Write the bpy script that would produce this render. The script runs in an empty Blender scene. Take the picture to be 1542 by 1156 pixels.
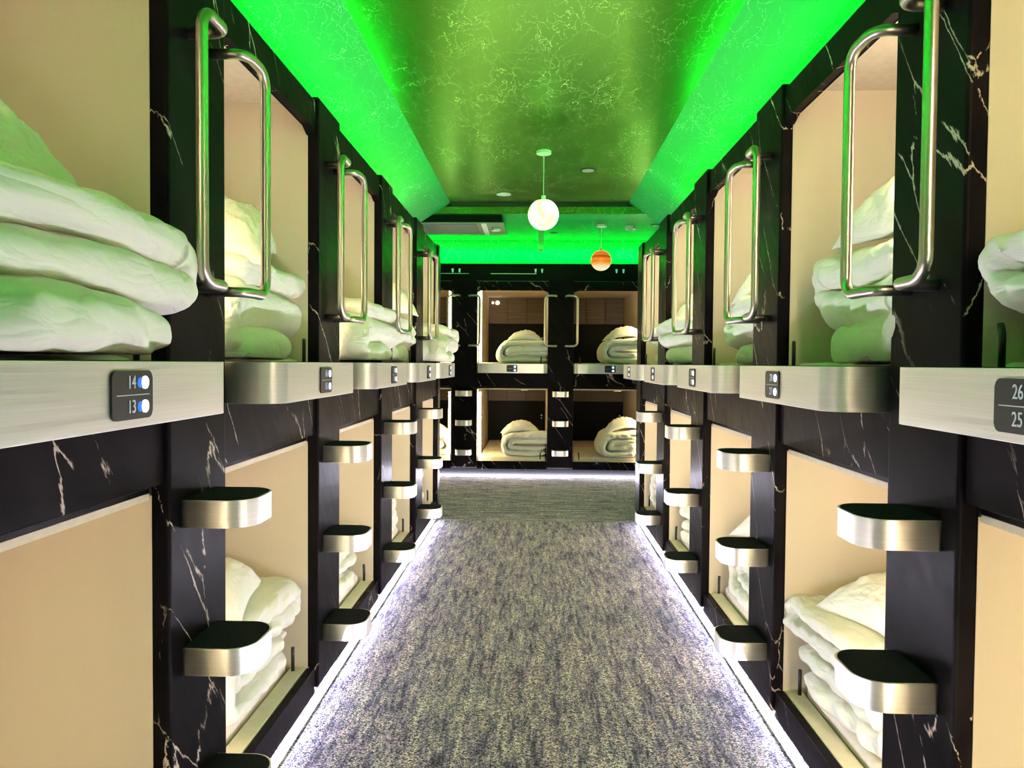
import bpy, bmesh, math, random
from mathutils import Vector, Matrix, noise
C = bpy.context.scene.collection
PI = math.pi
# ------------------------------------------------------------------ camera
W, PER, WP = 0.805, 1.10, 0.294          # half aisle at post faces, bay period, post width
YL, YR, YF = 1.866, 1.759, 8.495         # post phases of the two long walls, far wall face
cam_d = bpy.data.cameras.new('camera'); cam = bpy.data.objects.new('camera', cam_d); C.objects.link(cam)
yaw, pitch, roll, FPX = -0.0319, -0.0275, 0.0078, 1119.3
cy, sy, cp, sp = math.cos(yaw), math.sin(yaw), math.cos(pitch), math.sin(pitch)
fw = Vector((sy*cp, cy*cp, sp)); rt = Vector((cy, -sy, 0)); up = rt.cross(fw)
r2 = rt*math.cos(roll) + up*math.sin(roll); u2 = -rt*math.sin(roll) + up*math.cos(roll)
M = Matrix((r2, u2, -fw)).transposed().to_4x4(); M.translation = Vector((-0.0176, 0, 1.301))
cam.matrix_world = M
cam_d.sensor_width = 36; cam_d.lens = 36*FPX/1542; cam_d.clip_start = 0.05
bpy.context.scene.camera = cam
vs = bpy.context.scene.view_settings
bpy.context.scene.display_settings.display_device = 'sRGB'
vs.view_transform = 'Standard'; vs.look = 'None'; vs.exposure = 0.0; vs.gamma = 1; vs.use_curve_mapping = False
wd = bpy.data.worlds.new('world'); bpy.context.scene.world = wd; wd.use_nodes = True
wd.node_tree.nodes['Background'].inputs[0].default_value = (0.5, 0.6, 0.5, 1)
wd.node_tree.nodes['Background'].inputs[1].default_value = 0.02
# lamp strengths (emission of the LED strips and lamps)
E_GREEN, E_GREENF, E_FLOOR, E_POD_L, E_POD_R, E_POD_F, E_MOON, E_JUP = 150, 170, 290, 26, 90, 46, 9, 1.4

# ------------------------------------------------------------------ materials
def mat(name):
    m = bpy.data.materials.new(name); m.use_nodes = True
    nt = m.node_tree; b = nt.nodes['Principled BSDF']
    return m, nt, b
def setp(b, col=None, rough=None, metal=None, spec=None, **k):
    if col is not None: b.inputs['Base Color'].default_value = (*col, 1)
    if rough is not None: b.inputs['Roughness'].default_value = rough
    if metal is not None: b.inputs['Metallic'].default_value = metal
    if spec is not None: b.inputs['Specular IOR Level'].default_value = spec
    for kk, v in k.items(): b.inputs[kk.replace('_', ' ')].default_value = v
def N(nt, t, **k):
    n = nt.nodes.new(t)
    for a, v in k.items():
        if a in n.inputs: n.inputs[a].default_value = v
        else: setattr(n, a, v)
    return n
def L(nt, a, b): nt.links.new(a, b)
def pos(nt, scale=(1, 1, 1), obj=False):
    if obj: src = N(nt, 'ShaderNodeTexCoord').outputs['Object']
    else: src = N(nt, 'ShaderNodeNewGeometry').outputs['Position']
    mp = N(nt, 'ShaderNodeMapping'); L(nt, src, mp.inputs['Vector']); mp.inputs['Scale'].default_value = scale
    return mp.outputs['Vector']
def noi(nt, vec, scale, detail=3, rough=.5, dist=0):
    n = N(nt, 'ShaderNodeTexNoise'); L(nt, vec, n.inputs['Vector'])
    n.inputs['Scale'].default_value = scale; n.inputs['Detail'].default_value = detail
    n.inputs['Roughness'].default_value = rough; n.inputs['Distortion'].default_value = dist
    return n
def ramp(nt, fac, stops, interp='LINEAR'):
    r = N(nt, 'ShaderNodeValToRGB'); L(nt, fac, r.inputs[0]); r.color_ramp.interpolation = interp
    e = r.color_ramp.elements
    while len(e) < len(stops): e.new(0.5)
    for i, (p, c) in enumerate(stops):
        e[i].position = p; e[i].color = (*c, 1) if isinstance(c, tuple) else (c, c, c, 1)
    return r
def mix(nt, fac, a, b, mode='MIX'):
    m = N(nt, 'ShaderNodeMix', data_type='RGBA', blend_type=mode)
    for i, v in ((0, fac), (6, a), (7, b)):
        if hasattr(v, 'links') or hasattr(v, 'is_linked'): L(nt, v, m.inputs[i])
        else: m.inputs[i].default_value = v if i == 0 else (*v, 1)
    return m.outputs[2]
def math_(nt, op, a, b=0.0):
    m = N(nt, 'ShaderNodeMath', operation=op)
    for i, v in ((0, a), (1, b)):
        if hasattr(v, 'is_linked'): L(nt, v, m.inputs[i])
        else: m.inputs[i].default_value = v
    return m.outputs[0]
def bump(nt, b, h, strength, dist=.002):
    n = N(nt, 'ShaderNodeBump'); n.inputs['Strength'].default_value = strength; n.inputs['Distance'].default_value = dist
    L(nt, h, n.inputs['Height']); L(nt, n.outputs[0], b.inputs['Normal'])
def simple(name, col, rough=.5, metal=0, **k):
    m, nt, b = mat(name); setp(b, col, rough, metal, **k)
    v = pos(nt, obj=True); n = noi(nt, v, 35, 3)
    r = ramp(nt, n.outputs[0], [(.3, tuple(c*.94 for c in col)), (.7, tuple(min(1, c*1.04) for c in col))])
    L(nt, r.outputs[0], b.inputs['Base Color'])
    return m
def emis(name, col, s, base=(.8, .8, .8)):
    m, nt, b = mat(name); setp(b, base, .4)
    b.inputs['Emission Color'].default_value = (*col, 1); b.inputs['Emission Strength'].default_value = s
    return m

# black marble-look laminate with sparse cream veins
m_marble, nt, b = mat('black_marble'); setp(b, rough=.30, spec=.06, IOR=1.27)
oi = N(nt, 'ShaderNodeObjectInfo'); tcm = N(nt, 'ShaderNodeTexCoord')
offm = N(nt, 'ShaderNodeVectorMath', operation='MULTIPLY_ADD')
cmb = N(nt, 'ShaderNodeCombineXYZ'); [L(nt, oi.outputs['Random'], cmb.inputs[q_]) for q_ in range(3)]
L(nt, cmb.outputs[0], offm.inputs[0]); offm.inputs[1].default_value = (37, 11, 53); L(nt, tcm.outputs['Object'], offm.inputs[2])
rota = N(nt, 'ShaderNodeMapping'); L(nt, offm.outputs[0], rota.inputs['Vector']); rota.inputs['Rotation'].default_value = (0, .6, 0)
rotm = N(nt, 'ShaderNodeMapping'); L(nt, rota.outputs[0], rotm.inputs['Vector']); rotm.inputs['Scale'].default_value = (1.5, 1.5, .34); v = rotm.outputs[0]
nd = noi(nt, v, 9, 6, .65)
vv = N(nt, 'ShaderNodeVectorMath', operation='MULTIPLY_ADD'); L(nt, nd.outputs['Color'], vv.inputs[0])
vv.inputs[1].default_value = (.07, .07, .07); L(nt, v, vv.inputs[2])
vo = N(nt, 'ShaderNodeTexVoronoi', feature='DISTANCE_TO_EDGE'); L(nt, vv.outputs[0], vo.inputs['Vector']); vo.inputs['Scale'].default_value = 4.6
line = ramp(nt, vo.outputs['Distance'], [(0, 1.0), (.004, .9), (.011, 0.0)])
nm = noi(nt, v, 14, 4, .7); msk = ramp(nt, nm.outputs[0], [(.46, 0.0), (.52, 1.0)])
nm2 = noi(nt, v, 3.0, 1); msk2 = ramp(nt, nm2.outputs[0], [(.46, 0.0), (.56, 1.0)])
vf = math_(nt, 'MULTIPLY', math_(nt, 'MULTIPLY', line.outputs[0], msk.outputs[0]), msk2.outputs[0])
nb = noi(nt, v, 5, 5, .6); bc = ramp(nt, nb.outputs[0], [(.3, (.0035, .0033, .004)), (.75, (.013, .0105, .012))])
L(nt, mix(nt, vf, bc.outputs[0], (.62, .52, .42)), b.inputs['Base Color'])
nr = noi(nt, v, 30, 3); L(nt, ramp(nt, nr.outputs[0], [(.3, .28), (.7, .38)]).outputs[0], b.inputs['Roughness'])

def beige(name, col):
    m, nt, b = mat(name); setp(b, rough=.7, spec=.25)
    v = pos(nt, (1, 1, 1), True)
    n1 = noi(nt, pos(nt, (60, 60, 900), True), 1, 2); n2 = noi(nt, pos(nt, (500, 500, 30), True), 1, 2); n3 = noi(nt, pos(nt, (3.5, 3.5, .25), True), 1, 2)
    a = math_(nt, 'ADD', n1.outputs[0], n2.outputs[0])
    c = mix(nt, math_(nt, 'MULTIPLY', a, .5), tuple(x*.93 for x in col), col)
    r = ramp(nt, n3.outputs[0], [(.35, .93), (.65, 1.0)])
    L(nt, mix(nt, 1.0, c, r.outputs[0], 'MULTIPLY'), b.inputs['Base Color'])
    bump(nt, b, a, .15, .0008)
    return m
m_beige = beige('cream_linen_wall', (.80, .70, .53))
m_ceil_pod = simple('cream_ceiling_board', (.80, .68, .50), .7)

m_wood, nt, b = mat('wood_grain'); setp(b, rough=.45)
w1 = noi(nt, pos(nt, (2, 2, 90), True), 1, 5, .6, .4)
L(nt, ramp(nt, w1.outputs[0], [(.3, (.045, .024, .010)), (.7, (.15, .088, .04))]).outputs[0], b.inputs['Base Color'])

m_black = simple('black_panel', (.003, .003, .0035), .45, spec=.1)
m_blackp = simple('black_plastic', (.012, .012, .012), .4)
m_mat = None
m_mat, nt, b = mat('black_tread_carpet'); setp(b, rough=1, spec=.1)
n1 = noi(nt, pos(nt, (1, 1, 1), True), 420, 2)
L(nt, ramp(nt, n1.outputs[0], [(.35, (.004, .005, .007)), (.7, (.03, .035, .045))]).outputs[0], b.inputs['Base Color']); bump(nt, b, n1.outputs[0], .8, .003)

m_alu, nt, b = mat('brushed_aluminium'); setp(b, (.88, .87, .83), .38, .85)
n1 = noi(nt, pos(nt, (4, 4, 700), True), 1, 3)
L(nt, ramp(nt, n1.outputs[0], [(.3, .30), (.7, .46)]).outputs[0], b.inputs['Roughness'])
L(nt, ramp(nt, n1.outputs[0], [(.3, (.86, .84, .78)), (.7, (.97, .95, .89))]).outputs[0], b.inputs['Base Color'])
bump(nt, b, n1.outputs[0], .05, .0005)
m_steel, nt, b = mat('satin_steel'); setp(b, (.56, .52, .46), .34, 1.0)
n1 = noi(nt, pos(nt, (300, 300, 8), True), 1, 2); L(nt, ramp(nt, n1.outputs[0], [(.3, .30), (.7, .38)]).outputs[0], b.inputs['Roughness'])

m_cotton, nt, b = mat('white_cotton'); setp(b, (.88, .86, .74), .85, spec=.2, Sheen_Weight=.15)
n1 = noi(nt, pos(nt, (.5, 1, 1.2), True), 12, 2, .5, 1.5); n2 = noi(nt, pos(nt, (.45, 1.2, 1), True), 6, 2, .5, 1.2)
h1 = math_(nt, 'ABSOLUTE', math_(nt, 'SUBTRACT', n1.outputs[0], .5)); h2 = math_(nt, 'ABSOLUTE', math_(nt, 'SUBTRACT', n2.outputs[0], .5))
h = math_(nt, 'ADD', math_(nt, 'MULTIPLY', h1, .8), math_(nt, 'MULTIPLY', h2, 1.8)); bump(nt, b, h, .7, .018)
m_sheet = simple('cream_sheet', (.80, .74, .60), .85)

# carpet: loop pile in streaky blocks, streaks turn across in the cross aisle
m_carpet, nt, b = mat('streaky_loop_carpet'); setp(b, rough=.95, spec=.15)
def streak(sc):
    g = noi(nt, pos(nt, sc), 1, 3, .6).outputs[0]; g2 = noi(nt, pos(nt, (sc[0]*.33, sc[1]*.33, 1)), 1, 1).outputs[0]
    return math_(nt, 'ADD', math_(nt, 'MULTIPLY', g, .65), math_(nt, 'MULTIPLY', g2, .35))
sa, sb = streak((60, 7, 1)), streak((7, 60, 1))
sepp = N(nt, 'ShaderNodeSeparateXYZ'); L(nt, pos(nt), sepp.inputs[0])
sel = math_(nt, 'GREATER_THAN', sepp.outputs[1], 6.1)
smx = N(nt, 'ShaderNodeMix'); L(nt, sel, smx.inputs[0]); L(nt, sa, smx.inputs[2]); L(nt, sb, smx.inputs[3])
cr = ramp(nt, smx.outputs[0], [(.36, (.10, .10, .15)), (.44, (.27, .26, .38)), (.5, (.46, .42, .51)), (.57, (.62, .54, .54)), (.65, (.85, .77, .76))])
vc = N(nt, 'ShaderNodeTexVoronoi'); L(nt, pos(nt), vc.inputs['Vector']); vc.inputs['Scale'].default_value = 210
sepc = N(nt, 'ShaderNodeSeparateColor'); L(nt, vc.outputs['Color'], sepc.inputs[0])
tuft = ramp(nt, sepc.outputs[0], [(0, .05), (.3, .35), (.6, 1.0), (1, 2.0)])
c1 = mix(nt, 1.0, cr.outputs[0], tuft.outputs[0], 'MULTIPLY')
c2 = mix(nt, .30, c1, vc.outputs['Color'], 'SOFT_LIGHT')
L(nt, c2, b.inputs['Base Color'])
hh = math_(nt, 'SUBTRACT', 1.0, math_(nt, 'MULTIPLY', vc.outputs['Distance'], 1.0)); bump(nt, b, hh, .9, .006)

# shiny wallpaper on the ceiling with fine crackled gold-silver threads; cove light's green is tinted into its colours
def ceiling_mat(name, metal, rough, thr):
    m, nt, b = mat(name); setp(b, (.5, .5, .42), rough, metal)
    v = pos(nt, (1, .45, 1))
    nd = noi(nt, v, 5, 3, .55)
    vv = N(nt, 'ShaderNodeVectorMath', operation='MULTIPLY_ADD'); L(nt, nd.outputs['Color'], vv.inputs[0])
    vv.inputs[1].default_value = (.38, .38, .38); L(nt, v, vv.inputs[2])
    lines = None
    for sc, wd_, off in ((3.4, .0055, 0), (5.6, .007, 7.3), (8.5, .008, 3.1)):
        mp = N(nt, 'ShaderNodeMapping'); L(nt, vv.outputs[0], mp.inputs['Vector']); mp.inputs['Location'].default_value = (off, off*.7, off*.3)
        vo = N(nt, 'ShaderNodeTexVoronoi', feature='DISTANCE_TO_EDGE'); L(nt, mp.outputs[0], vo.inputs['Vector']); vo.inputs['Scale'].default_value = sc
        r = ramp(nt, vo.outputs['Distance'], [(0, 1.0), (wd_*.5, .8), (wd_, 0.0)])
        lines = r.outputs[0] if lines is None else math_(nt, 'MAXIMUM', lines, r.outputs[0])
    sp_ = noi(nt, v, 160, 2); spm = ramp(nt, sp_.outputs[0], [(.44, 0.0), (.57, 1.0)])
    br = noi(nt, v, 4, 2); brm = ramp(nt, br.outputs[0], [(.36, .15), (.6, 1.0)])
    lf = math_(nt, 'MULTIPLY', math_(nt, 'MULTIPLY', lines, spm.outputs[0]), brm.outputs[0])
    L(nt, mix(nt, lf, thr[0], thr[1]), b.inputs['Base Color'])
    rr = N(nt, 'ShaderNodeMix'); L(nt, lf, rr.inputs[0]); rr.inputs[2].default_value = rough; rr.inputs[3].default_value = .5; L(nt, rr.outputs[0], b.inputs['Roughness'])
    mm = N(nt, 'ShaderNodeMix'); L(nt, lf, mm.inputs[0]); mm.inputs[2].default_value = metal; mm.inputs[3].default_value = .2; L(nt, mm.outputs[0], b.inputs['Metallic'])
    bn = noi(nt, v, 70, 3); hh = math_(nt, 'ADD', math_(nt, 'MULTIPLY', bn.outputs[0], .6), lines); bump(nt, b, hh, .09, .002)
    return m
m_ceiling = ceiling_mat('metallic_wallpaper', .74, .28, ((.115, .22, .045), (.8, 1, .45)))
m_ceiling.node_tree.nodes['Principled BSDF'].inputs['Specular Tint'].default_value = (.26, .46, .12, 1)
m_slope = ceiling_mat('green_glow_wallpaper', .25, .42, ((.015, .34, .08), (.45, 1, .5)))  # slope base takes on the green of the cove light
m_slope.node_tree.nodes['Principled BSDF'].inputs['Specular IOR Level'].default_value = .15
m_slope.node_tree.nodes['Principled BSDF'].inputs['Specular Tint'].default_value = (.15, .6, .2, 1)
m_dark = simple('shadow_gap', (.01, .012, .012), .6)
m_plastic = simple('white_plastic', (.62, .66, .62), .4)
m_acp = simple('green_lit_plastic', (.07, .16, .08), .5)  # white panel, the green light on it put into the colour
m_grille = simple('grey_grille', (.10, .11, .11), .5)
m_glass, nt, b = mat('clear_acrylic'); setp(b, (.70, 1, .85), .06, Transmission_Weight=.85, IOR=1.45)
m_cord = simple('pale_cord', (.7, .75, .7), .5)

m_lgreen = emis('green_led', (0.0, 1.0, .09), E_GREEN)
m_lgreenf = emis('green_led_far', (0.0, 1.0, .09), E_GREENF)
m_lfloor = emis('cool_white_led', (.86, .82, 1.0), E_FLOOR)
m_ldot = emis('led_dot', (.9, .88, 1.0), 30)
m_lpodL = emis('warm_led_left', (1.0, .81, .56), E_POD_L)
m_lpodR = emis('warm_led_right', (1.0, .81, .56), E_POD_R)
m_lpodF = emis('warm_led_far', (1.0, .80, .46), E_POD_F)
m_iw = emis('white_indicator', (.95, .97, 1.0), 2.2)
m_ib = emis('blue_indicator', (.01, .22, .95), .75, (.02, .05, .2))
m_clip = emis('green_lit_clip', (.0, .6, .3), .5)  # emission stands in for the green light the clips catch
m_spot = emis('reading_spot', (1, .88, .65), 8)
m_num = emis('grey_numeral', (.8, .9, 1), .16, (.5, .5, .5))
m_numw = simple('dim_numeral', (.35, .35, .35), .5)

m_moon, nt, b = mat('moon_globe'); setp(b, (.9, .88, .8), .6)
n1 = noi(nt, pos(nt, (1, 1, 1), True), 11, 5, .6)
L(nt, ramp(nt, n1.outputs[0], [(.40, (1, .70, .40)), (.52, (1, .93, .76)), (.65, (1, .97, .88))]).outputs[0], b.inputs['Emission Color'])
b.inputs['Emission Strength'].default_value = 1.0
rs = ramp(nt, n1.outputs[0], [(.40, .35), (.55, 1.0)])
L(nt, math_(nt, 'MULTIPLY', rs.outputs[0], float(E_MOON)/5), b.inputs['Emission Strength'])
m_jup, nt, b = mat('banded_globe'); setp(b, (.22, .07, .02), .25)
n1 = noi(nt, pos(nt, (6, 6, 30), True), 1, 4, .5, .3)
sx = N(nt, 'ShaderNodeSeparateXYZ'); L(nt, pos(nt, (1, 1, 1), True), sx.inputs[0])
zz = math_(nt, 'ADD', math_(nt, 'MULTIPLY', sx.outputs[2], 4.7), .5); zz = math_(nt, 'ADD', zz, math_(nt, 'MULTIPLY', math_(nt, 'SUBTRACT', n1.outputs[0], .5), .10))
L(nt, ramp(nt, zz, [(0, (1, .85, .55)), (.22, (1, .80, .42)), (.32, (1, .42, .04)), (.44, (.95, .13, .01)), (.52, (1, .30, .03)), (.60, (.75, .08, .01)), (.66, (.30, .03, .01)), (.71, (.95, .20, .03)), (.86, (.9, .12, .02)), (.93, (1, .45, .08)), (1, (1, .6, .2))]).outputs[0], b.inputs['Emission Color'])
b.inputs['Emission Strength'].default_value = E_JUP*.6

# ------------------------------------------------------------------ geometry helpers
def link(name, bm, m, parent=None, smooth=False):
    me = bpy.data.meshes.new(name); bm.normal_update(); bm.to_mesh(me); bm.free()
    me.materials.append(m)
    if smooth:
        for p in me.polygons: p.use_smooth = True
    o = bpy.data.objects.new(name, me); C.objects.link(o)
    if parent: o.parent = parent
    return o
def addbox(bm, x0, x1, y0, y1, z0, z1, bev=0, seg=2):
    r = bmesh.ops.create_cube(bm, size=1)
    vs_ = r['verts']
    for v_ in vs_:
        v_.co = Vector(((x0+x1)/2+v_.co.x*(x1-x0), (y0+y1)/2+v_.co.y*(y1-y0), (z0+z1)/2+v_.co.z*(z1-z0)))
    if bev:
        es = list({e for v_ in vs_ for e in v_.link_edges})
        bmesh.ops.bevel(bm, geom=es, offset=bev, segments=seg, affect='EDGES', profile=.5)
def box(name, a, m, parent=None, bev=0, seg=2):
    bm = bmesh.new(); addbox(bm, *a, bev=bev, seg=seg)
    return link(name, bm, m, parent, False)
def prism(bm, pts, z0, z1, bev=0, side=None):
    """pts outline (x,y); side='y' makes outline in (x,z) extruded along y"""
    mk = (lambda p, t: (p[0], p[1], t)) if side is None else (lambda p, t: (p[0], t, p[1]))
    a = [bm.verts.new(mk(p, z0)) for p in pts]; c = [bm.verts.new(mk(p, z1)) for p in pts]
    n = len(pts); f0 = bm.faces.new(a[::-1]); f1 = bm.faces.new(c)
    for i in range(n): bm.faces.new((a[i], a[(i+1) % n], c[(i+1) % n], c[i]))
    if bev:
        es = [e for e in f0.edges] + [e for e in f1.edges]
        bmesh.ops.bevel(bm, geom=es, offset=bev, segments=2, affect='EDGES', profile=.5)
    bmesh.ops.recalc_face_normals(bm, faces=bm.faces)
def rrect(x0, x1, z0, z1, r, n=6):
    pts = []
    for cx_, cz_, a0 in ((x1-r, z1-r, 0), (x0+r, z1-r, PI/2), (x0+r, z0+r, PI), (x1-r, z0+r, 1.5*PI)):
        for i in range(n+1):
            a = a0+PI/2*i/n; pts.append((cx_+r*math.cos(a), cz_+r*math.sin(a)))
    return pts
def dshape(x0, x1, p, r, back=0.0, n=10):
    """plan outline of a rail/step: back edge on y=back, front at y=-p with rounded front corners"""
    pts = [(x1, back), (x0, back)]
    for i in range(n+1):
        a = PI+PI/2*i/n; pts.append((x0+r+r*math.cos(a), -p+r+r*math.sin(a)))
    for i in range(n+1):
        a = 1.5*PI+PI/2*i/n; pts.append((x1-r+r*math.cos(a), -p+r+r*math.sin(a)))
    return pts
def disc(bm, cx_, cy_, cz_, r, h, axis='z', n=28, bev=0):
    pts = [(cx_+r*math.cos(2*PI*i/n), (cy_ if axis == 'z' else cz_)+r*math.sin(2*PI*i/n)) for i in range(n)]
    if axis == 'z': prism(bm, pts, cz_, cz_+h, bev)
    else: prism(bm, pts, cy_, cy_+h, bev, side='y')
def tube(bm, pts, r, n=14):
    pts = [Vector(p) for p in pts]; rings = []
    t0 = (pts[1]-pts[0]).normalized(); nrm = t0.orthogonal().normalized()
    for i, p in enumerate(pts):
        t = ((pts[min(i+1, len(pts)-1)]-pts[max(i-1, 0)])).normalized()
        nrm = (nrm - t*nrm.dot(t)).normalized(); bn = t.cross(nrm)
        rings.append([bm.verts.new(p+r*(nrm*math.cos(2*PI*k/n)+bn*math.sin(2*PI*k/n))) for k in range(n)])
    for a, c in zip(rings, rings[1:]):
        for k in range(n): bm.faces.new((a[k], a[(k+1) % n], c[(k+1) % n], c[k]))
    bm.faces.new(rings[0][::-1]); bm.faces.new(rings[-1])
    bmesh.ops.recalc_face_normals(bm, faces=bm.faces)
def fillet(pts, rs, n=8):
    pts = [Vector(p) for p in pts]; out = [pts[0]]
    for i in range(1, len(pts)-1):
        p = pts[i]; a = (pts[i-1]-p).normalized(); c = (pts[i+1]-p).normalized(); r = rs[i-1]
        ang = a.angle(c); d = r/math.tan(ang/2); h_ = r/math.sin(ang/2)
        ctr = p+(a+c).normalized()*h_; s = p+a*d-ctr; e = p+c*d-ctr; th = s.angle(e)
        for k in range(n+1):
            t = k/n; out.append(ctr+(s*math.sin((1-t)*th)+e*math.sin(t*th))/math.sin(th))
    out.append(pts[-1]); return out
def thing(name, label, cat, loc=(0, 0, 0), rz=0, group=None):
    o = bpy.data.objects.new(name, None); C.objects.link(o); o.empty_display_size = .1
    o.location = loc; o.rotation_euler = (0, 0, rz); o['label'] = label; o['category'] = cat
    if group: o['group'] = group
    return o
def tag(o, label, cat, group=None):
    o['label'] = label; o['category'] = cat
    if group: o['group'] = group
    return o
def struct(o): o['kind'] = 'structure'; return o
def copy_tree(o, parent=None):
    c = o.copy(); C.objects.link(c)
    if parent: c.parent = parent
    for ch in list(o.children):
        if ch.name not in skip: copy_tree(ch, c)
    return c
skip = set()
OW = PER-WP       # opening width .806

# ------------------------------------------------------------------ room shell
def frame(wall, u):   # world origin + rotation for a piece at position u along a wall
    if wall == 'L': return (-W, u, 0), PI/2
    if wall == 'R': return (W, u, 0), -PI/2
    return (u, YF, 0), 0
YEND, YB = 6.10, -1.3
struct(box('floor', (-3.2, 3.2, YB-.1, 10.8, -.05, 0), m_carpet))
struct(box('wall_left', (-3.2, -3.1, YB-.1, 10.8, 0, 2.9), m_beige))
struct(box('wall_right', (3.1, 3.2, YB-.1, 10.8, 0, 2.9), m_beige))
struct(box('wall_back', (-3.1, 3.1, YB-.1, YB, 0, 2.9), m_beige))
struct(box('wall_front', (-3.2, 3.2, 10.7, 10.8, 0, 2.9), m_black))
SX = .83
ZC, ZL = 2.80, 2.70
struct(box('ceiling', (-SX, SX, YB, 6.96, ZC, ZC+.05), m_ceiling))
def quad_slab(name, pts, t, m):      # pts: 4 world points of the underside; thickness upwards
    bm = bmesh.new(); a = [bm.verts.new(p) for p in pts]; c = [bm.verts.new((p[0], p[1], p[2]+t)) for p in pts]
    bm.faces.new(a); bm.faces.new(c[::-1])
    for i in range(4): bm.faces.new((a[i], a[(i+1) % 4], c[(i+1) % 4], c[i]))
    bmesh.ops.recalc_face_normals(bm, faces=bm.faces); return struct(link(name, bm, m))
SL = .64
XO = 1.45
ZO = ZC-SL*(XO-SX)
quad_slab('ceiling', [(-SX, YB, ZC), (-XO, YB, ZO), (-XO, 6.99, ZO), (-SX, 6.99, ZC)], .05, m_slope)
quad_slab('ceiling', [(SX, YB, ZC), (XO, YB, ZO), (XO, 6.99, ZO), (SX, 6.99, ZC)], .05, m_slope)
for s in (-1, 1):
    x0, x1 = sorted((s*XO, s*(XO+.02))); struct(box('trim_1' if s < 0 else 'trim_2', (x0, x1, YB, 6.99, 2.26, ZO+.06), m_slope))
struct(box('trim_3', (-SX+.01, SX-.01, 6.965, 6.985, 2.765, 2.85), m_dark))
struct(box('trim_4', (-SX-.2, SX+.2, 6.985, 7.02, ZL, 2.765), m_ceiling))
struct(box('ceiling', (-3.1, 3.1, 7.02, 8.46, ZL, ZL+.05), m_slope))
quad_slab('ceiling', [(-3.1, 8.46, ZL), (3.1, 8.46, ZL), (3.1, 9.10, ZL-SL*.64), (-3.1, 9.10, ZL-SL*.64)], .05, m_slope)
struct(box('trim_5', (-2.3, 2.3, 8.62, 8.66, 2.262, 2.455), m_black))
struct(box('ceiling', (-3.1, -XO-.02, YB, 7.02, 2.72, 2.77), m_black)); struct(box('ceiling', (XO+.02, 3.1, YB, 7.02, 2.72, 2.77), m_black))
# plain continuation of the two pod walls behind the camera, ends of the blocks
for s, yy in ((-1, YL), (1, YR)):
    x0, x1 = sorted((s*W, s*(W+.04)))
    struct(box('wall_left' if s < 0 else 'wall_right', (x0, x1, YB, yy-PER-WP, 0, 2.25), m_marble))
    x0, x1 = sorted((s*(W+.04), s*2.9))
    struct(box('wall_left' if s < 0 else 'wall_right', (x0, x1, YEND-.03, YEND, 0, 2.25), m_marble))
# skirting light channel at the carpet edge and cove strips on the pod roofs
def strip(name, a, m, label, cat='light strip', group=None, seat=None):
    t = thing(name, label, cat, ((a[0]+a[1])/2, (a[2]+a[3])/2, a[4]), 0, group)
    cx_, cy_, cz_ = t.location
    la = (a[0]-cx_, a[1]-cx_, a[2]-cy_, a[3]-cy_, .006, a[5]-cz_)
    box('diffuser', la, m, t)
    box('aluminium_channel', (la[0]-.006, la[1]+.006, la[2], la[3], 0, .006), m_alu, t)
    return t
for s, nm in ((-1, 'left'), (1, 'right')):
    x0, x1 = sorted((s*1.20, s*1.22))
    strip('cove_light', (x0, x1, YB+.1, 6.05, 2.27, 2.29), m_lgreen, 'long green cove light strip lying on top of the %s row of capsules' % nm, group='green cove light strips')
    # floor strip: channel with dotted diodes
    a0, a1 = sorted((s*.818, s*.850))
    t = thing('floor_light_strip', 'cool white light strip along the carpet edge at the foot of the %s row' % nm, 'light strip', (s*.852, 2.4, 0), 0, 'floor light strips')
    a0, a1 = sorted((s*.004, s*.010)); box('diffuser', (a0, a1, YB-2.4, YEND-2.4, .004, .014), m_lfloor, t)
    box('aluminium_channel', (-.017, .017, YB-2.4, YEND-2.4, 0, .004), m_alu, t)
    x0, x1 = sorted((s*.880, s*.892)); struct(box('baseboard_'+nm, (x0, x1, YB, YEND, 0, .16), m_black))
struct(box('trim_6', (-2.3, 2.3, 8.661, 8.74, 2.40, 2.432), m_black))
strip('cove_light', (-2.2, 2.2, 8.665, 8.685, 2.432, 2.450), m_lgreenf, 'green cove light strip on top of the far row of capsules', group='green cove light strips')
struct(box('baseboard_front', (-2.3, 2.3, YF+.075, YF+.087, 0, .16), m_black))
t = thing('floor_light_strip', 'cool white light strip at the foot of the far row of capsules', 'light strip', (0, YF+.047, 0), 0, 'floor light strips')
box('diffuser', (-2.0, 2.0, -.010, .010, .004, .012), m_lfloor, t); box('aluminium_channel', (-2.0, 2.0, -.016, .016, 0, .004), m_alu, t)

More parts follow.
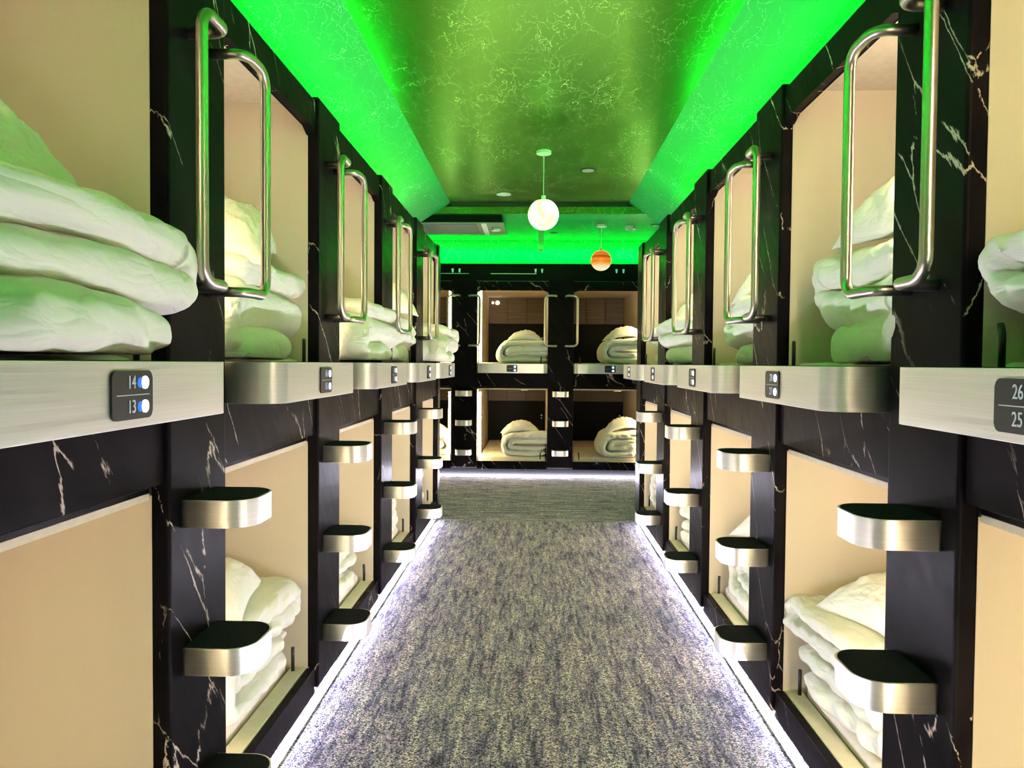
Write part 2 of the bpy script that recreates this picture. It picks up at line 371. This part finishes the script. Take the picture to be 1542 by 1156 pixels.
# ------------------------------------------------------------------ prototypes in wall coordinates: x along, y into the wall, z up
ZSH0, ZSH1, PROT = 1.193, 1.300, .140
DEPTH = 2.0
def capsule(kind, lightside, mled, far=False):
    upper = kind == 'upper'
    z0 = 1.036 if upper else 0.0
    t = thing('sleeping_capsule', '', 'capsule')
    def B(name, x0, x1, y0, y1, a, c, m, bev=0, p=t): return box(name, (x0, x1, y0, y1, a-z0, c-z0), m, p, bev)
    if upper: f, top, opn0, opn1 = 1.243, 2.23, 1.30, 2.140
    else: f, top, opn0, opn1 = .155, 1.00, .18, 1.036
    yb = DEPTH+.04
    B('side_panel', -.018, -.001, .040, yb, f-.05, top+.01, m_beige); B('side_panel', OW+.001, OW+.018, .040, yb, f-.05, top+.01, m_beige)
    zw = f+.62
    B('back_panel', -.001, OW+.001, yb-.02, yb, f-.05, zw, m_black)
    wbm = bmesh.new()
    for q in range(3): addbox(wbm, q*OW/3+.002, (q+1)*OW/3-.002, yb-.035, yb-.015, zw-z0, top-z0, .002)
    link('wood_panel', wbm, m_wood, t)
    B('ceiling_panel', -.001, OW+.001, .045, yb, top, top+.015, m_ceil_pod)
    B('bed_base', -.001, OW+.001, .045, yb, f-.05, f, m_black)
    sx_ = .012 if lightside == 0 else OW-.012
    sw = .020 if far else .010
    sx_ = (sw+.001 if lightside == 0 else OW-sw-.001)
    B('light_strip', sx_-sw, sx_+sw, .075, .095, f+.08, top-.03, mled, .003)
    rx = .010 if lightside == 0 else OW-.010
    B('blind_rail', rx-.008, rx+.008, .047, .066, f+.01, top-.02, m_alu)
    # ceiling device and reading light
    B('ceiling_sensor', .50, .58, .30, .38, top-.018, top, m_ceil_pod, .004)
    if upper:
        # header with chamfered lower corners
        hb = bmesh.new(); c_ = .03
        prism(hb, [(-.002, 2.24-z0), (-.002, 2.115-z0), (c_*.6, 2.12-z0), (c_*1.6, 2.14-z0), (OW-c_*1.6, 2.14-z0), (OW-c_*.6, 2.12-z0), (OW+.002, 2.115-z0), (OW+.002, 2.24-z0)], .013, .045, .004, side='y')
        link('header_panel', hb, m_marble, t)
        B('roof_panel', -.02, OW+.02, .046, yb, 2.245, 2.258, m_black)
        B('front_rail', 0, OW, .013, .044, 1.036, 1.20, m_marble, .003)
        sb = bmesh.new(); prism(sb, dshape(.002, OW-.002, PROT, .060, back=.044), ZSH0-z0, ZSH1-z0, .0025)
        sh = link('front_shelf', sb, m_alu, t)
        for p_ in sh.data.polygons: p_.use_smooth = abs(p_.normal.z) < .3
        mb_ = bmesh.new(); prism(mb_, dshape(.010, OW-.010, PROT-.008, .054, back=.043), ZSH1-z0-.001, ZSH1-z0+.0015)
        link('top_mat', mb_, m_mat, sh)
        # number plate
        pb = bmesh.new(); cx_, cz_ = OW/2, 1.246
        prism(pb, rrect(cx_-.060, cx_+.060, cz_-.039-z0, cz_+.039-z0, .012), -PROT-.004, -PROT+.001, .001, side='y')
        pl = link('number_plate', pb, m_blackp, t)
        for dz in (.0195, -.0195):
            q = bmesh.new(); disc(q, cx_+.020, -PROT-.0050, cz_+dz-z0, .0085, .0014, 'y'); link('indicator_light', q, m_ib, pl)
            q = bmesh.new(); disc(q, cx_+.034, -PROT-.0060, cz_+dz-z0, .0105, .0024, 'y'); link('indicator_light', q, m_iw, pl)
        B('divider_line', cx_-.048, cx_+.048, -PROT-.0048, -PROT-.0036, cz_-.0007, cz_+.0007, m_num, 0, pl)
    else:
        B('plinth_board', 0, OW, .013, .044, .086, .180, m_marble, .003)
        B('sill_strip', 0, OW, .045, .105, .155, .180, m_alu if False else m_sheet, .003)
        B('roof_panel', -.001, OW+.001, .046, yb, 1.016, 1.03, m_black)
    # blind hook at the mattress corner
    hx = .075 if lightside else OW-.075
    hk = bmesh.new(); sgn = 1
    zt = (1.30 if upper else .20)-z0
    tube(hk, fillet([(hx, .030 if upper else .07, zt), (hx, .030 if upper else .07, zt+.062), (hx+(-.012 if lightside else .012)*sgn, .034 if upper else .074, zt+.080)], [.03], 6), .0065, 8)
    link('blind_hook', hk, m_blackp, t, True)
    if far:
        q = bmesh.new(); disc(q, OW-.05, yb-.045, f+.42-z0, .010, .012, 'y'); disc(q, OW-.05, yb-.045, f+.38-z0, .008, .012, 'y'); link('switch', q, m_num, t)
    return t
def digits(txt, size):
    cu = bpy.data.curves.new('numeral', 'FONT'); cu.body = txt; cu.size = size; cu.align_x = 'RIGHT'; cu.align_y = 'CENTER'; cu.extrude = .0005
    o = bpy.data.objects.new('numeral', cu); C.objects.link(o)
    dg = bpy.context.evaluated_depsgraph_get(); me = bpy.data.meshes.new_from_object(o.evaluated_get(dg))
    bpy.data.objects.remove(o); bpy.data.curves.remove(cu)
    for v_ in me.vertices:
        x, y, z = v_.co; v_.co = (x*.82, -z, y)
    me.materials.clear(); me.materials.append(m_num)
    return me

def handle_mesh(sgn, z0, z1):
    m_, e, o_ = sgn*.056, sgn*(WP/2+.035), -.090
    bm = bmesh.new()
    tube(bm, fillet([(m_, .002, z0), (m_, o_, z0), (e, o_, z0), (e, o_, z1), (m_, o_, z1), (m_, .002, z1)], [.035, .045, .045, .035]), .0125, 16)
    return bm
def post(hz0, hz1, steps=True):
    t = thing('ladder_post', '', 'post')
    box('post_panel', (-WP/2, WP/2, 0, .043, .105, 2.254), m_marble, t, .008, 3)
    for sgn in (-1, 1): link('grab_handle', handle_mesh(sgn, hz0, hz1), m_steel, t, True)
    for zt in (.990, .656, .322):
        sb = bmesh.new(); prism(sb, dshape(-.092, .092, .155, .062, back=.001), zt-.062, zt, .0015)
        s_ = link('step', sb, m_alu, t)
        for p_ in s_.data.polygons: p_.use_smooth = abs(p_.normal.z) < .3
        mb_ = bmesh.new(); prism(mb_, dshape(-.087, .087, .150, .058, back=0.0), zt-.001, zt+.0015)
        link('tread_mat', mb_, m_mat, s_)
    return t

# ---- bedding
def quilt(seed, wid=.62, t=.072, dep=.27, mirror=False, zf=None):
    rnd = random.Random(seed)
    hw = wid/2
    # centre-line: outer C then inner C (a quilt folded in four)
    path = []; r_out, r_in = 1.5*t, .5*t
    def seg(x0, z0, x1, z1, n=26):
        for i in range(n): path.append((x0+(x1-x0)*i/n, z0+(z1-z0)*i/n))
    def arc(cx_, cz_, r, a0, a1, n=16):
        for i in range(n): a = a0+(a1-a0)*i/n; path.append((cx_+r*math.cos(a), cz_+r*math.sin(a)))
    xr = hw-.045; xl = -hw+r_out+t*.5
    z1_ = .5*t
    seg(hw-.01-rnd.random()*.03, z1_, xl, z1_); arc(xl, z1_+r_out, r_out, -PI/2, -1.5*PI, 26)
    seg(xl, z1_+3*t, xr-.01, z1_+3*t); arc(xr-.01, z1_+2.5*t, r_in, PI/2, -PI/2)
    seg(xr-.01, z1_+2*t, xl+.02, z1_+2*t); arc(xl+.02, z1_+1.5*t, r_in, PI/2, 1.5*PI)
    seg(xl+.02, z1_+t, xr+.015, z1_+t); path.append((xr+.015, z1_+t))
    if zf:      # zig-zag fold: list of (thickness, right end, left end) per layer, bottom to top
        path = []; ths = []; z = 0; zc = []
        for tt, _, _ in zf: zc.append(z+tt/2); z += tt
        for li, (tt, xr_, xl_) in enumerate(zf):
            ev = (li+len(zf)) % 2 == 0
            a, c = (xl_, xr_) if ev else (xr_, xl_)
            nx_ = zf[li+1] if li+1 < len(zf) else None
            if nx_ is not None: c = max(c, nx_[1]) if ev else min(c, nx_[2])
            if li: a = path[-1][0]
            sag = (lambda k_: 0)
            for k_ in range(26): path.append((a+(c-a)*k_/26, zc[li])); ths.append(tt)
            if nx_ is not None:
                r = (zc[li+1]-zc[li])/2
                for k_ in range(16):
                    an = -PI/2+PI*k_/15; dx = r*1.25*math.cos(an)*(1 if ev else -1)
                    path.append((c+dx, zc[li]+r+r*math.sin(an))); ths.append(tt+(nx_[0]-tt)*k_/15)
            else: path.append((c, zc[li])); ths.append(tt)
    else: ths = [t]*len(path)
    n = len(path); NS = 76; bm = bmesh.new(); rings = []
    off = Vector((seed*3.7, seed*1.3, 0))
    for i, (x, z) in enumerate(path):
        a, c = path[max(i-1, 0)], path[min(i+1, n-1)]
        tx, tz = c[0]-a[0], c[1]-a[1]; l_ = math.hypot(tx, tz) or 1; nx, nz = -tz/l_, tx/l_
        endt = min(1, min(i, n-1-i)/6.0); endt = math.sqrt(max(.02, 1-(1-endt)**2))
        hb = ths[i]*(.56 if not zf else .68)*endt
        ring = []
        s_ = i/n*(3.2 if not zf else 2.6)
        dw = dep*(1+.06*noise.noise(Vector((s_*1.3, seed, 0))))*(.8+.2*endt)
        sh = (.018 if not zf else .045)*noise.noise(Vector((s_*.9, seed+5, 2)))
        for k in range(NS):
            th = 2*PI*k/NS; ct, st = math.cos(th), math.sin(th)
            yy = math.copysign(abs(ct)**(.42 if not zf else .62), ct)*dw + sh
            nn = math.copysign(abs(st)**.75, st)*hb
            edge = abs(ct)
            p = Vector((x+nx*nn, yy, z+nz*nn))
            q = Vector((s_*2.2, yy*5, st*.6))+off
            w_ = .018*noise.noise(q*.8) + .006*noise.noise(q*2.6)
            pk = (.007*edge**6)*math.sin(s_*46+6*noise.noise(q*1.2))*(.4+abs(noise.noise(q*.9+off))*2)
            cr_ = abs(noise.noise(Vector((s_*1.8, yy*10, seed*2.0))))
            c2_ = abs(noise.noise(Vector((s_*8.5+yy*5, yy*6, seed*2.0+7))))
            w_ += .026*(cr_-.2)+.013*(c2_-.2)+.003*noise.noise(Vector((s_*20, yy*26, seed)))
            f_ = (w_+pk)*endt
            if True:
                sgn = math.copysign(abs(st)**.6, st)
            p += Vector((nx*sgn*f_, ct*edge**2*f_*.9, nz*sgn*f_))
            ring.append(bm.verts.new(p))
        rings.append(ring)
    for a, c in zip(rings, rings[1:]):
        for k in range(NS): bm.faces.new((a[k], a[(k+1) % NS], c[(k+1) % NS], c[k]))
    bm.faces.new(rings[0][::-1]); bm.faces.new(rings[-1])
    for v_ in bm.verts:
        x, y, z = v_.co; lo = Vector((x*2.4, y*2.4, z*3))+off
        v_.co.x += (.028 if not zf else .05)*noise.noise(lo)+(0 if zf else .05*math.sin(z*7)); v_.co.y += .028*noise.noise(lo+Vector((9, 0, 0)))-.03*(z/.3)*0
        v_.co.z += (.022 if not zf else .034)*noise.noise(lo*(1.0 if not zf else .8)+Vector((0, 9, 0)))*min(1, z/.08)
        if zf: v_.co.z = max(v_.co.z, .018)-.018
        if v_.co.z < .001: v_.co.z = .001
        if mirror: v_.co.x = -v_.co.x
    bmesh.ops.recalc_face_normals(bm, faces=bm.faces)
    me = bpy.data.meshes.new('folded_duvet'); bm.to_mesh(me); bm.free(); me.materials.append(m_cotton)
    for p in me.polygons: p.use_smooth = True
    return me
def pillow(seed, a=.25, c=.17, h=.065, bend=.9):
    bm = bmesh.new(); n1, n2 = 64, 48; off = Vector((seed*2.1, 4, seed)); top = {}; bot = {}
    for i in range(n1+1):
        for j in range(n2+1):
            u = -1+2*i/n1; v_ = -1+2*j/n2
            # pinched corners, concave sides
            x = a*u*(1-.07*(1-v_*v_)); y = c*v_*(1-.09*(1-u*u))
            pr = (max(0, 1-abs(u)**2.6)**.55)*(max(0, 1-abs(v_)**2.6)**.55)
            q = Vector((u*2.2, v_*1.7, 0))+off
            wr = .012*noise.noise(q*1.2)+.020*(abs(noise.noise(q*2.2))-.2)+.008*(abs(noise.noise(q*5))-.2)+.006*(1-abs(noise.noise(q*2.4))*2)*(u*u+v_*v_)*.6
            zb = -bend*x*x + .012*noise.noise(q*.6)-.25*y*y
            edge = i in (0, n1) or j in (0, n2)
            top[i, j] = bm.verts.new((x, y, zb+h*pr*1.15+wr*(0.15+pr)))
            bot[i, j] = top[i, j] if edge else bm.verts.new((x, y, zb-h*pr*.75+.5*wr*pr))
    for i in range(n1):
        for j in range(n2):
            bm.faces.new((top[i, j], top[i+1, j], top[i+1, j+1], top[i, j+1]))
            bm.faces.new((bot[i, j], bot[i, j+1], bot[i+1, j+1], bot[i+1, j]))
    bmesh.ops.recalc_face_normals(bm, faces=bm.faces)
    me = bpy.data.meshes.new('pillow'); bm.to_mesh(me); bm.free(); me.materials.append(m_cotton)
    for p in me.polygons: p.use_smooth = True
    return me
def mattress_mesh():
    bm = bmesh.new(); w, d, h = OW-.03, 1.90, .065
    addbox(bm, -w/2, w/2, 0, d, 0, h, .018, 3)
    bmesh.ops.subdivide_edges(bm, edges=[e for e in bm.edges if e.calc_length() > .3], cuts=40, use_grid_fill=True)
    for v_ in bm.verts:
        if v_.co.z > .03: v_.co.z += .006*noise.noise(v_.co*7)+.004*noise.noise(v_.co*17)
        elif v_.co.z < .001: v_.co.z = 0
    me = bpy.data.meshes.new('mattress'); bm.to_mesh(me); bm.free(); me.materials.append(m_sheet)
    for p in me.polygons: p.use_smooth = True
    return me
ZF = [[(.115, .27, -.30), (.098, .33, -.32), (.090, .33, -.30)],
      [(.090, .27, -.30), (.115, .33, -.32), (.095, .32, -.28)],
      [(.110, .30, -.30), (.095, .30, -.31), (.085, .29, -.30)]]
Q = [quilt(1), quilt(2, .64, .075, .28, True), quilt(3, .60, .070, .26, True), quilt(4, .60, .078, .27), quilt(5, .64, .068, .29)]
Q += [quilt(11+j, dep=.29, zf=z_) for j, z_ in enumerate(ZF)]+[quilt(21+j, dep=.29, mirror=True, zf=z_) for j, z_ in enumerate(ZF)]
PW = [pillow(1, .29, .20, .085, .8), pillow(2, .29, .20, .085, .4), pillow(3, .24, .17, .06, 1.6)]
MT = mattress_mesh()

# ------------------------------------------------------------------ placing the rows
def to_world(wall, u0, x, y, z):
    (ox, oy, _), rz = frame(wall, u0); c_, s_ = math.cos(rz), math.sin(rz)
    return (ox+c_*x-s_*y, oy+s_*x+c_*y, z), rz
protos = {}
ORD = ['nearest', 'second', 'third', 'fourth', 'fifth']
def bay_origin(wall, i):
    if wall == 'L': return YL+(i-1)*PER
    if wall == 'R': return YR+i*PER-WP
    return -.689+i*PER
def put_mesh(name, me, wall, u0, x, y, z, rz=0, rx=0, ry=0, s=(1, 1, 1)):
    o = bpy.data.objects.new(name, me); C.objects.link(o)
    loc, r = to_world(wall, u0, x, y, z); o.location = loc
    o.rotation_mode = 'ZYX'; o.rotation_euler = (rx, ry, r+rz); o.scale = s
    return o
where = {'L': 'left row', 'R': 'right row', 'F': 'far row'}
def place_name(wall, i, k):
    if wall == 'F':
        return k+' level, '+{-1: 'left', 0: 'middle', 1: 'right'}[i]+' bay of far row'
    return k+' level, '+ORD[i]+' from camera in '+where[wall]
NUM = {('L', 0): ('14', '13'), ('L', 1): ('16', '15'), ('L', 2): ('18', '17'), ('L', 3): ('20', '19'), ('L', 4): ('22', '21'),
       ('R', 0): ('26', '25'), ('R', 1): ('28', '27'), ('R', 2): ('30', '29'), ('R', 3): ('32', '31'), ('R', 4): ('34', '33')}
for wall, idx in (('L', range(5)), ('R', range(5)), ('F', (-1, 0, 1))):
    for kind in ('upper', 'lower'):
        for i in idx:
            side = {'L': 0, 'R': 1}.get(wall, 0 if i == 0 else 1)
            ml = {'L': m_lpodL, 'R': m_lpodR, 'F': m_lpodF}[wall]
            key = (wall, kind, side)
            if key not in protos: t = protos[key] = capsule(kind, side, ml, wall == 'F')
            else:
                t = copy_tree(protos[key])
            u0 = bay_origin(wall, i); (x, y, z), rz = frame(wall, u0)
            t.location = (x, y, 1.036 if kind == 'upper' else 0); t.rotation_euler = (0, 0, rz)
            t['label'] = 'cream and black sleeping capsule, '+place_name(wall, i, kind)
            t['category'] = 'capsule'; t['group'] = kind+' sleeping capsules'
# numerals go on afterwards so copies stay clean
bpy.context.view_layer.update()
for t in [o for o in C.objects if o.name.startswith('sleeping_capsule') and o.get('group', '').startswith('upper')]:
    for wall, n in NUM:
        (x, y, z), rz = frame(wall, bay_origin(wall, n))
        if abs(t.location.x-x) < .01 and abs(t.location.y-y) < .01:
            pl = [c for c in t.children if c.name.startswith('number_plate')][0]
            for txt, dz in zip(NUM[wall, n], (.0195, -.0195)):
                o = bpy.data.objects.new('numeral', digits(txt, .030)); C.objects.link(o); o.parent = pl
                o.location = (OW/2+.007, -PROT-.0046, 1.246+dz-1.036)

# ---- posts
pp = None; ppf = None
for wall, base in (('L', YL), ('R', YR)):
    for k in range(-1, 4):
        if pp is None: pp = post(1.468, 2.035); t = pp
        else: t = copy_tree(pp)
        u = base+k*PER-WP/2; (x, y, z), rz = frame(wall, u)
        t.location = (x, y, 0); t.rotation_euler = (0, 0, rz)
        t['label'] = 'black marbled post with steps and handles, '+('just behind the camera, ' if k < 0 else ORD[k]+' from camera in ')+where[wall]
        t['category'] = 'post'; t['group'] = 'ladder posts between capsules'
    u0_ = base+4*PER-WP; (x, y, z), rz = frame(wall, u0_)
    a = (0, YEND-u0_) if wall == 'L' else (-(YEND-u0_), 0)
    e = box('end_panel', (a[0], a[1], 0, .043, .105, 2.254), m_marble, None, .006); e.location = (x, y, 0); e.rotation_euler = (0, 0, rz)
    tag(e, 'narrow black marble-look end panel closing the '+where[wall], 'panel')
for j, cx_ in enumerate((-1.936, -.836, .264, 1.364)):
    if ppf is None: ppf = post(1.502, 2.068); t = ppf
    else: t = copy_tree(ppf)
    t.location = (cx_, YF, 0)
    t['label'] = 'black marbled post with steps and handles, far row, '+('hidden left end', 'left of middle capsules', 'right of middle capsules', 'hidden right end')[j]
    t['category'] = 'post'; t['group'] = 'ladder posts between capsules'

# ---- bedding: (quilt, x, y, rz, scale) and pillow (x, y, dz, rx, ry, rz) in wall coordinates of each capsule
ZM_U, ZM_L = 1.309, .222
BED = {
 ('L', 'upper', 0): (5, .35, .20, .03, (1.05, 1.05, .92), 1, .37, .20, .03, 0, .40, .15),
 ('L', 'upper', 1): (6, .46, .34, .05, (1.0, 1, 1.07), 1, .48, .24, .05, .1, .38, .3),
 ('L', 'upper', 2): (6, .50, .22, .0, (1.05, 1.0, .92), 0, .22, .24, .06, .1, .45, .2),
 ('L', 'upper', 3): (7, .40, .28, .1, (1.0, 1, .95), 1, .42, .18, .08, 0, .35, .5),
 ('L', 'upper', 4): (6, .46, .16, .0, (1.05, 1.05, .92), 0, .26, .22, .04, 0, .3, .2),
 ('R', 'upper', 0): (8, .44, .32, .1, (1.0, 1, .85), 1, .52, .28, .02, 0, -.35, .2),
 ('R', 'upper', 1): (10, .46, .34, -.1, (1.0, 1, 1.22), 1, .55, .26, .05, .1, -.45, .1),
 ('R', 'upper', 2): (9, .62, .32, .0, (1, 1, .95), 1, .62, .26, .05, 0, -.4, .3),
 ('R', 'upper', 3): (8, .42, .26, .1, (1.05, 1, .92), 0, .46, .24, .05, 0, -.3, .6),
 ('R', 'upper', 4): (10, .64, .32, .0, (.9, 1, .95), 0, .60, .32, .03, 0, 0, .2),
 ('F', 'upper', -1): (1, .52, .40, 0, (1, 1, .8), 2, .52, .35, .0, 0, 0, 0),
 ('F', 'upper', 0): (4, .50, .34, 0, (1.02, 1, .90), 2, .54, .28, .01, 0, 0, 0),
 ('F', 'upper', 1): (0, .60, .34, 0, (1.0, 1, .98), 2, .62, .28, .02, 0, .0, .2),
 ('F', 'lower', -1): (2, .52, .40, 0, (1, 1, .9), 2, .52, .35, .0, 0, 0, 0),
 ('F', 'lower', 0): (0, .52, .36, 0, (.90, 1, .95), 2, .50, .32, .0, 0, 0, .1),
 ('F', 'lower', 1): (3, .56, .36, .1, (1.0, 1, .96), 2, .60, .30, .02, 0, -.15, 0),
}
LOWS = [(2, .40, .36, .1), (0, .44, .34, .0), (4, .40, .40, -.1), (1, .46, .36, .1), (3, .42, .38, 0)]
for wall in 'LR':
    for i in range(5):
        q, x, y, rz = LOWS[(i+(wall == 'R')*2) % 5]
        if i == 0: y = .80
        if wall == 'R': x = OW-x
        BED[(wall, 'lower', i)] = (q, x, y, rz, (1, 1, 1), 0, x, y-.04, .0, 0, .1 if wall == 'L' else -.1, .2)
QH = [max(v.co.z for v in me.vertices) for me in Q]
for (wall, kind, i), (q, x, y, rz, sc, pw, px, py, dz, prx, pry, prz) in BED.items():
    u0 = bay_origin(wall, i); zb = ZM_U if kind == 'upper' else ZM_L; pn = place_name(wall, i, kind)
    mt = put_mesh('mattress', MT, wall, u0, OW/2, .060 if kind == 'upper' else .112, zb-.065)
    tag(mt, 'thin mattress under a cream sheet, '+pn, 'mattress', 'capsule mattresses')
    o = put_mesh('folded_duvet', Q[q], wall, u0, x, y, zb+.002, rz, s=sc)
    tag(o, 'white duvet folded in four, '+pn, 'duvet', 'folded duvets')
    p = put_mesh('pillow', PW[pw], wall, u0, px, py, zb+QH[q]*sc[2]+.035+dz, prz, prx, pry)
    tag(p, 'white pillow lying on the folded duvet, '+pn, 'pillow', 'pillows on folded duvets')

# ------------------------------------------------------------------ ceiling things
def pendant(name, x, y, zc, zball, r, mball, label, capr):
    t = thing(name, label, 'pendant lamp', (x, y, zc), 0, 'globe pendant lamps')
    q = bmesh.new(); disc(q, 0, 0, -.022, capr, .022, bev=.003); link('ceiling_rose', q, m_plastic, t)
    q = bmesh.new(); tube(q, [(0, 0, -.02), (0, 0, zball-zc+r*.95)], .0025, 8); link('cord', q, m_cord, t)
    q = bmesh.new(); disc(q, 0, 0, zball-zc+r*.93, .016, .03); link('lamp_holder', q, m_plastic, t)
    q = bmesh.new(); bmesh.ops.create_uvsphere(q, u_segments=48, v_segments=32, radius=r)
    for v_ in q.verts:
        if v_.co.z > r*.90: v_.co.z = r*.90
        v_.co *= 1+.004*noise.noise(v_.co*30)
    g = link('globe_shade', q, mball, t, True); g.location = (0, 0, zball-zc)
    return t
pendant('pendant_lamp', .026, 5.29, ZC, 2.355, .109, m_moon, 'glowing white moon-like globe pendant hanging over the aisle', .052)
pendant('pendant_lamp', .628, 7.53, ZL, 2.344, .104, m_jup, 'orange and cream banded planet-like globe pendant near the far row', .05)
t = thing('hanging_tube', 'clear square acrylic tube hanging behind the white globe', 'hanging tube', (.022, 7.5, ZL), 0)
q = bmesh.new(); addbox(q, -.028, .028, -.028, .028, -.27, -.002, .003); addbox(q, -.023, .023, -.023, .023, -.267, -.004); link('acrylic_tube', q, m_glass, t)
q = bmesh.new(); addbox(q, -.012, .012, -.012, .012, -.265, -.25); link('end_fitting', q, m_plastic, t)
def cdisc(name, x, y, z, r, h, m, label, cat, inner=None):
    t = thing(name, label, cat, (x, y, z), 0)
    q = bmesh.new(); disc(q, 0, 0, -h, r, h, bev=min(h*.3, .004)); link('cover', q, m, t)
    if inner: q = bmesh.new(); disc(q, 0, 0, -h-.002, r*inner[0], .004+0*h); link('lens', q, inner[1], t)
    return t
cdisc('downlight', .372, 5.80, ZC, .062, .006, m_blackp, 'dark round recessed downlight in the shiny ceiling', 'downlight', (.75, m_steel))
cdisc('ceiling_detector', -.315, 6.62, ZC, .065, .006, m_plastic, 'flat pale round cover on the ceiling left of the white globe', 'detector', (.3, m_plastic))
cdisc('ceiling_vent', .165, 7.99, ZL, .045, .006, m_grille, 'tiny grey round vent in the lower ceiling beyond the white globe', 'vent', (.5, m_blackp))
cdisc('smoke_detector', .93, 7.60, ZL, .055, .035, m_plastic, 'white round smoke detector on the lower ceiling right of the banded globe', 'smoke detector', (.45, m_grille))
cdisc('downlight', 1.165, 7.53, ZL, .045, .006, m_blackp, 'small dark downlight at the right edge of the lower ceiling', 'downlight', (.75, m_steel))
t = thing('air_conditioner', 'black and pale ceiling air conditioner cassette with dark grille, above the left row end', 'air conditioner', (-.85, 7.36, ZL))
box('housing', (-.60, .50, -.33, .30, -.068, -.003), m_black, t)
box('cover_panel', (-.62, .52, -.325, .32, -.076, -.068), m_acp, t, .003)
gb = bmesh.new()
for q_ in range(16): addbox(gb, -.50, .26, -.28+q_*.034, -.28+q_*.034+.022, -.082, -.076)
link('intake_grille', gb, m_grille, t)
box('louvre_blade', (.30, .35, -.30, .28, -.082, -.076), m_plastic, t, .002)
q = bmesh.new(); disc(q, .43, -.04, -.10, .045, .024, bev=.006); link('sensor_dome', q, m_plastic, t)
# pairs of small clips and the thin light line on the dark fascia above the far row
for j, x in enumerate((-.99, -.91, -.03, .045, .90, .98)):
    b_ = bmesh.new(); prism(b_, [(-.012, .024), (-.007, -.020), (.007, -.020), (.012, .024)], -.012, 0, side='y')
    o = link('cable_clip', b_, m_clip, None); o.location = (x, 8.618, 2.37)
    tag(o, 'small green-lit clip on the black fascia above the far row, '+('leftmost', 'second from left', 'left of the middle pair', 'right of the middle pair', 'second from right', 'rightmost')[j], 'clip', 'clips on the far fascia')
o = box('fascia_rail', (-.55, -.02, 8.608, 8.618, 2.335, 2.341), m_alu); tag(o, 'thin metal rail catching light on the black fascia above the middle far capsule', 'rail')
o = box('fascia_rail', (-1.4, -.80, 8.608, 8.618, 2.335, 2.341), m_alu); tag(o, 'thin metal rail on the black fascia at the left end of the far row', 'rail')
# reading spots in the middle far upper capsule
for j, (x, r) in enumerate(((-.63, .014), (-.565, .026))):
    q = bmesh.new(); disc(q, 0, 0, 0, r, .015, 'y', bev=.003); o = link('reading_spot', q, m_spot); o.location = (x, YF+DEPTH-.010, 2.155)
    tag(o, ('smaller' if j == 0 else 'larger')+' of the two glowing reading spots inside the middle far upper capsule', 'spotlight', 'reading spots')
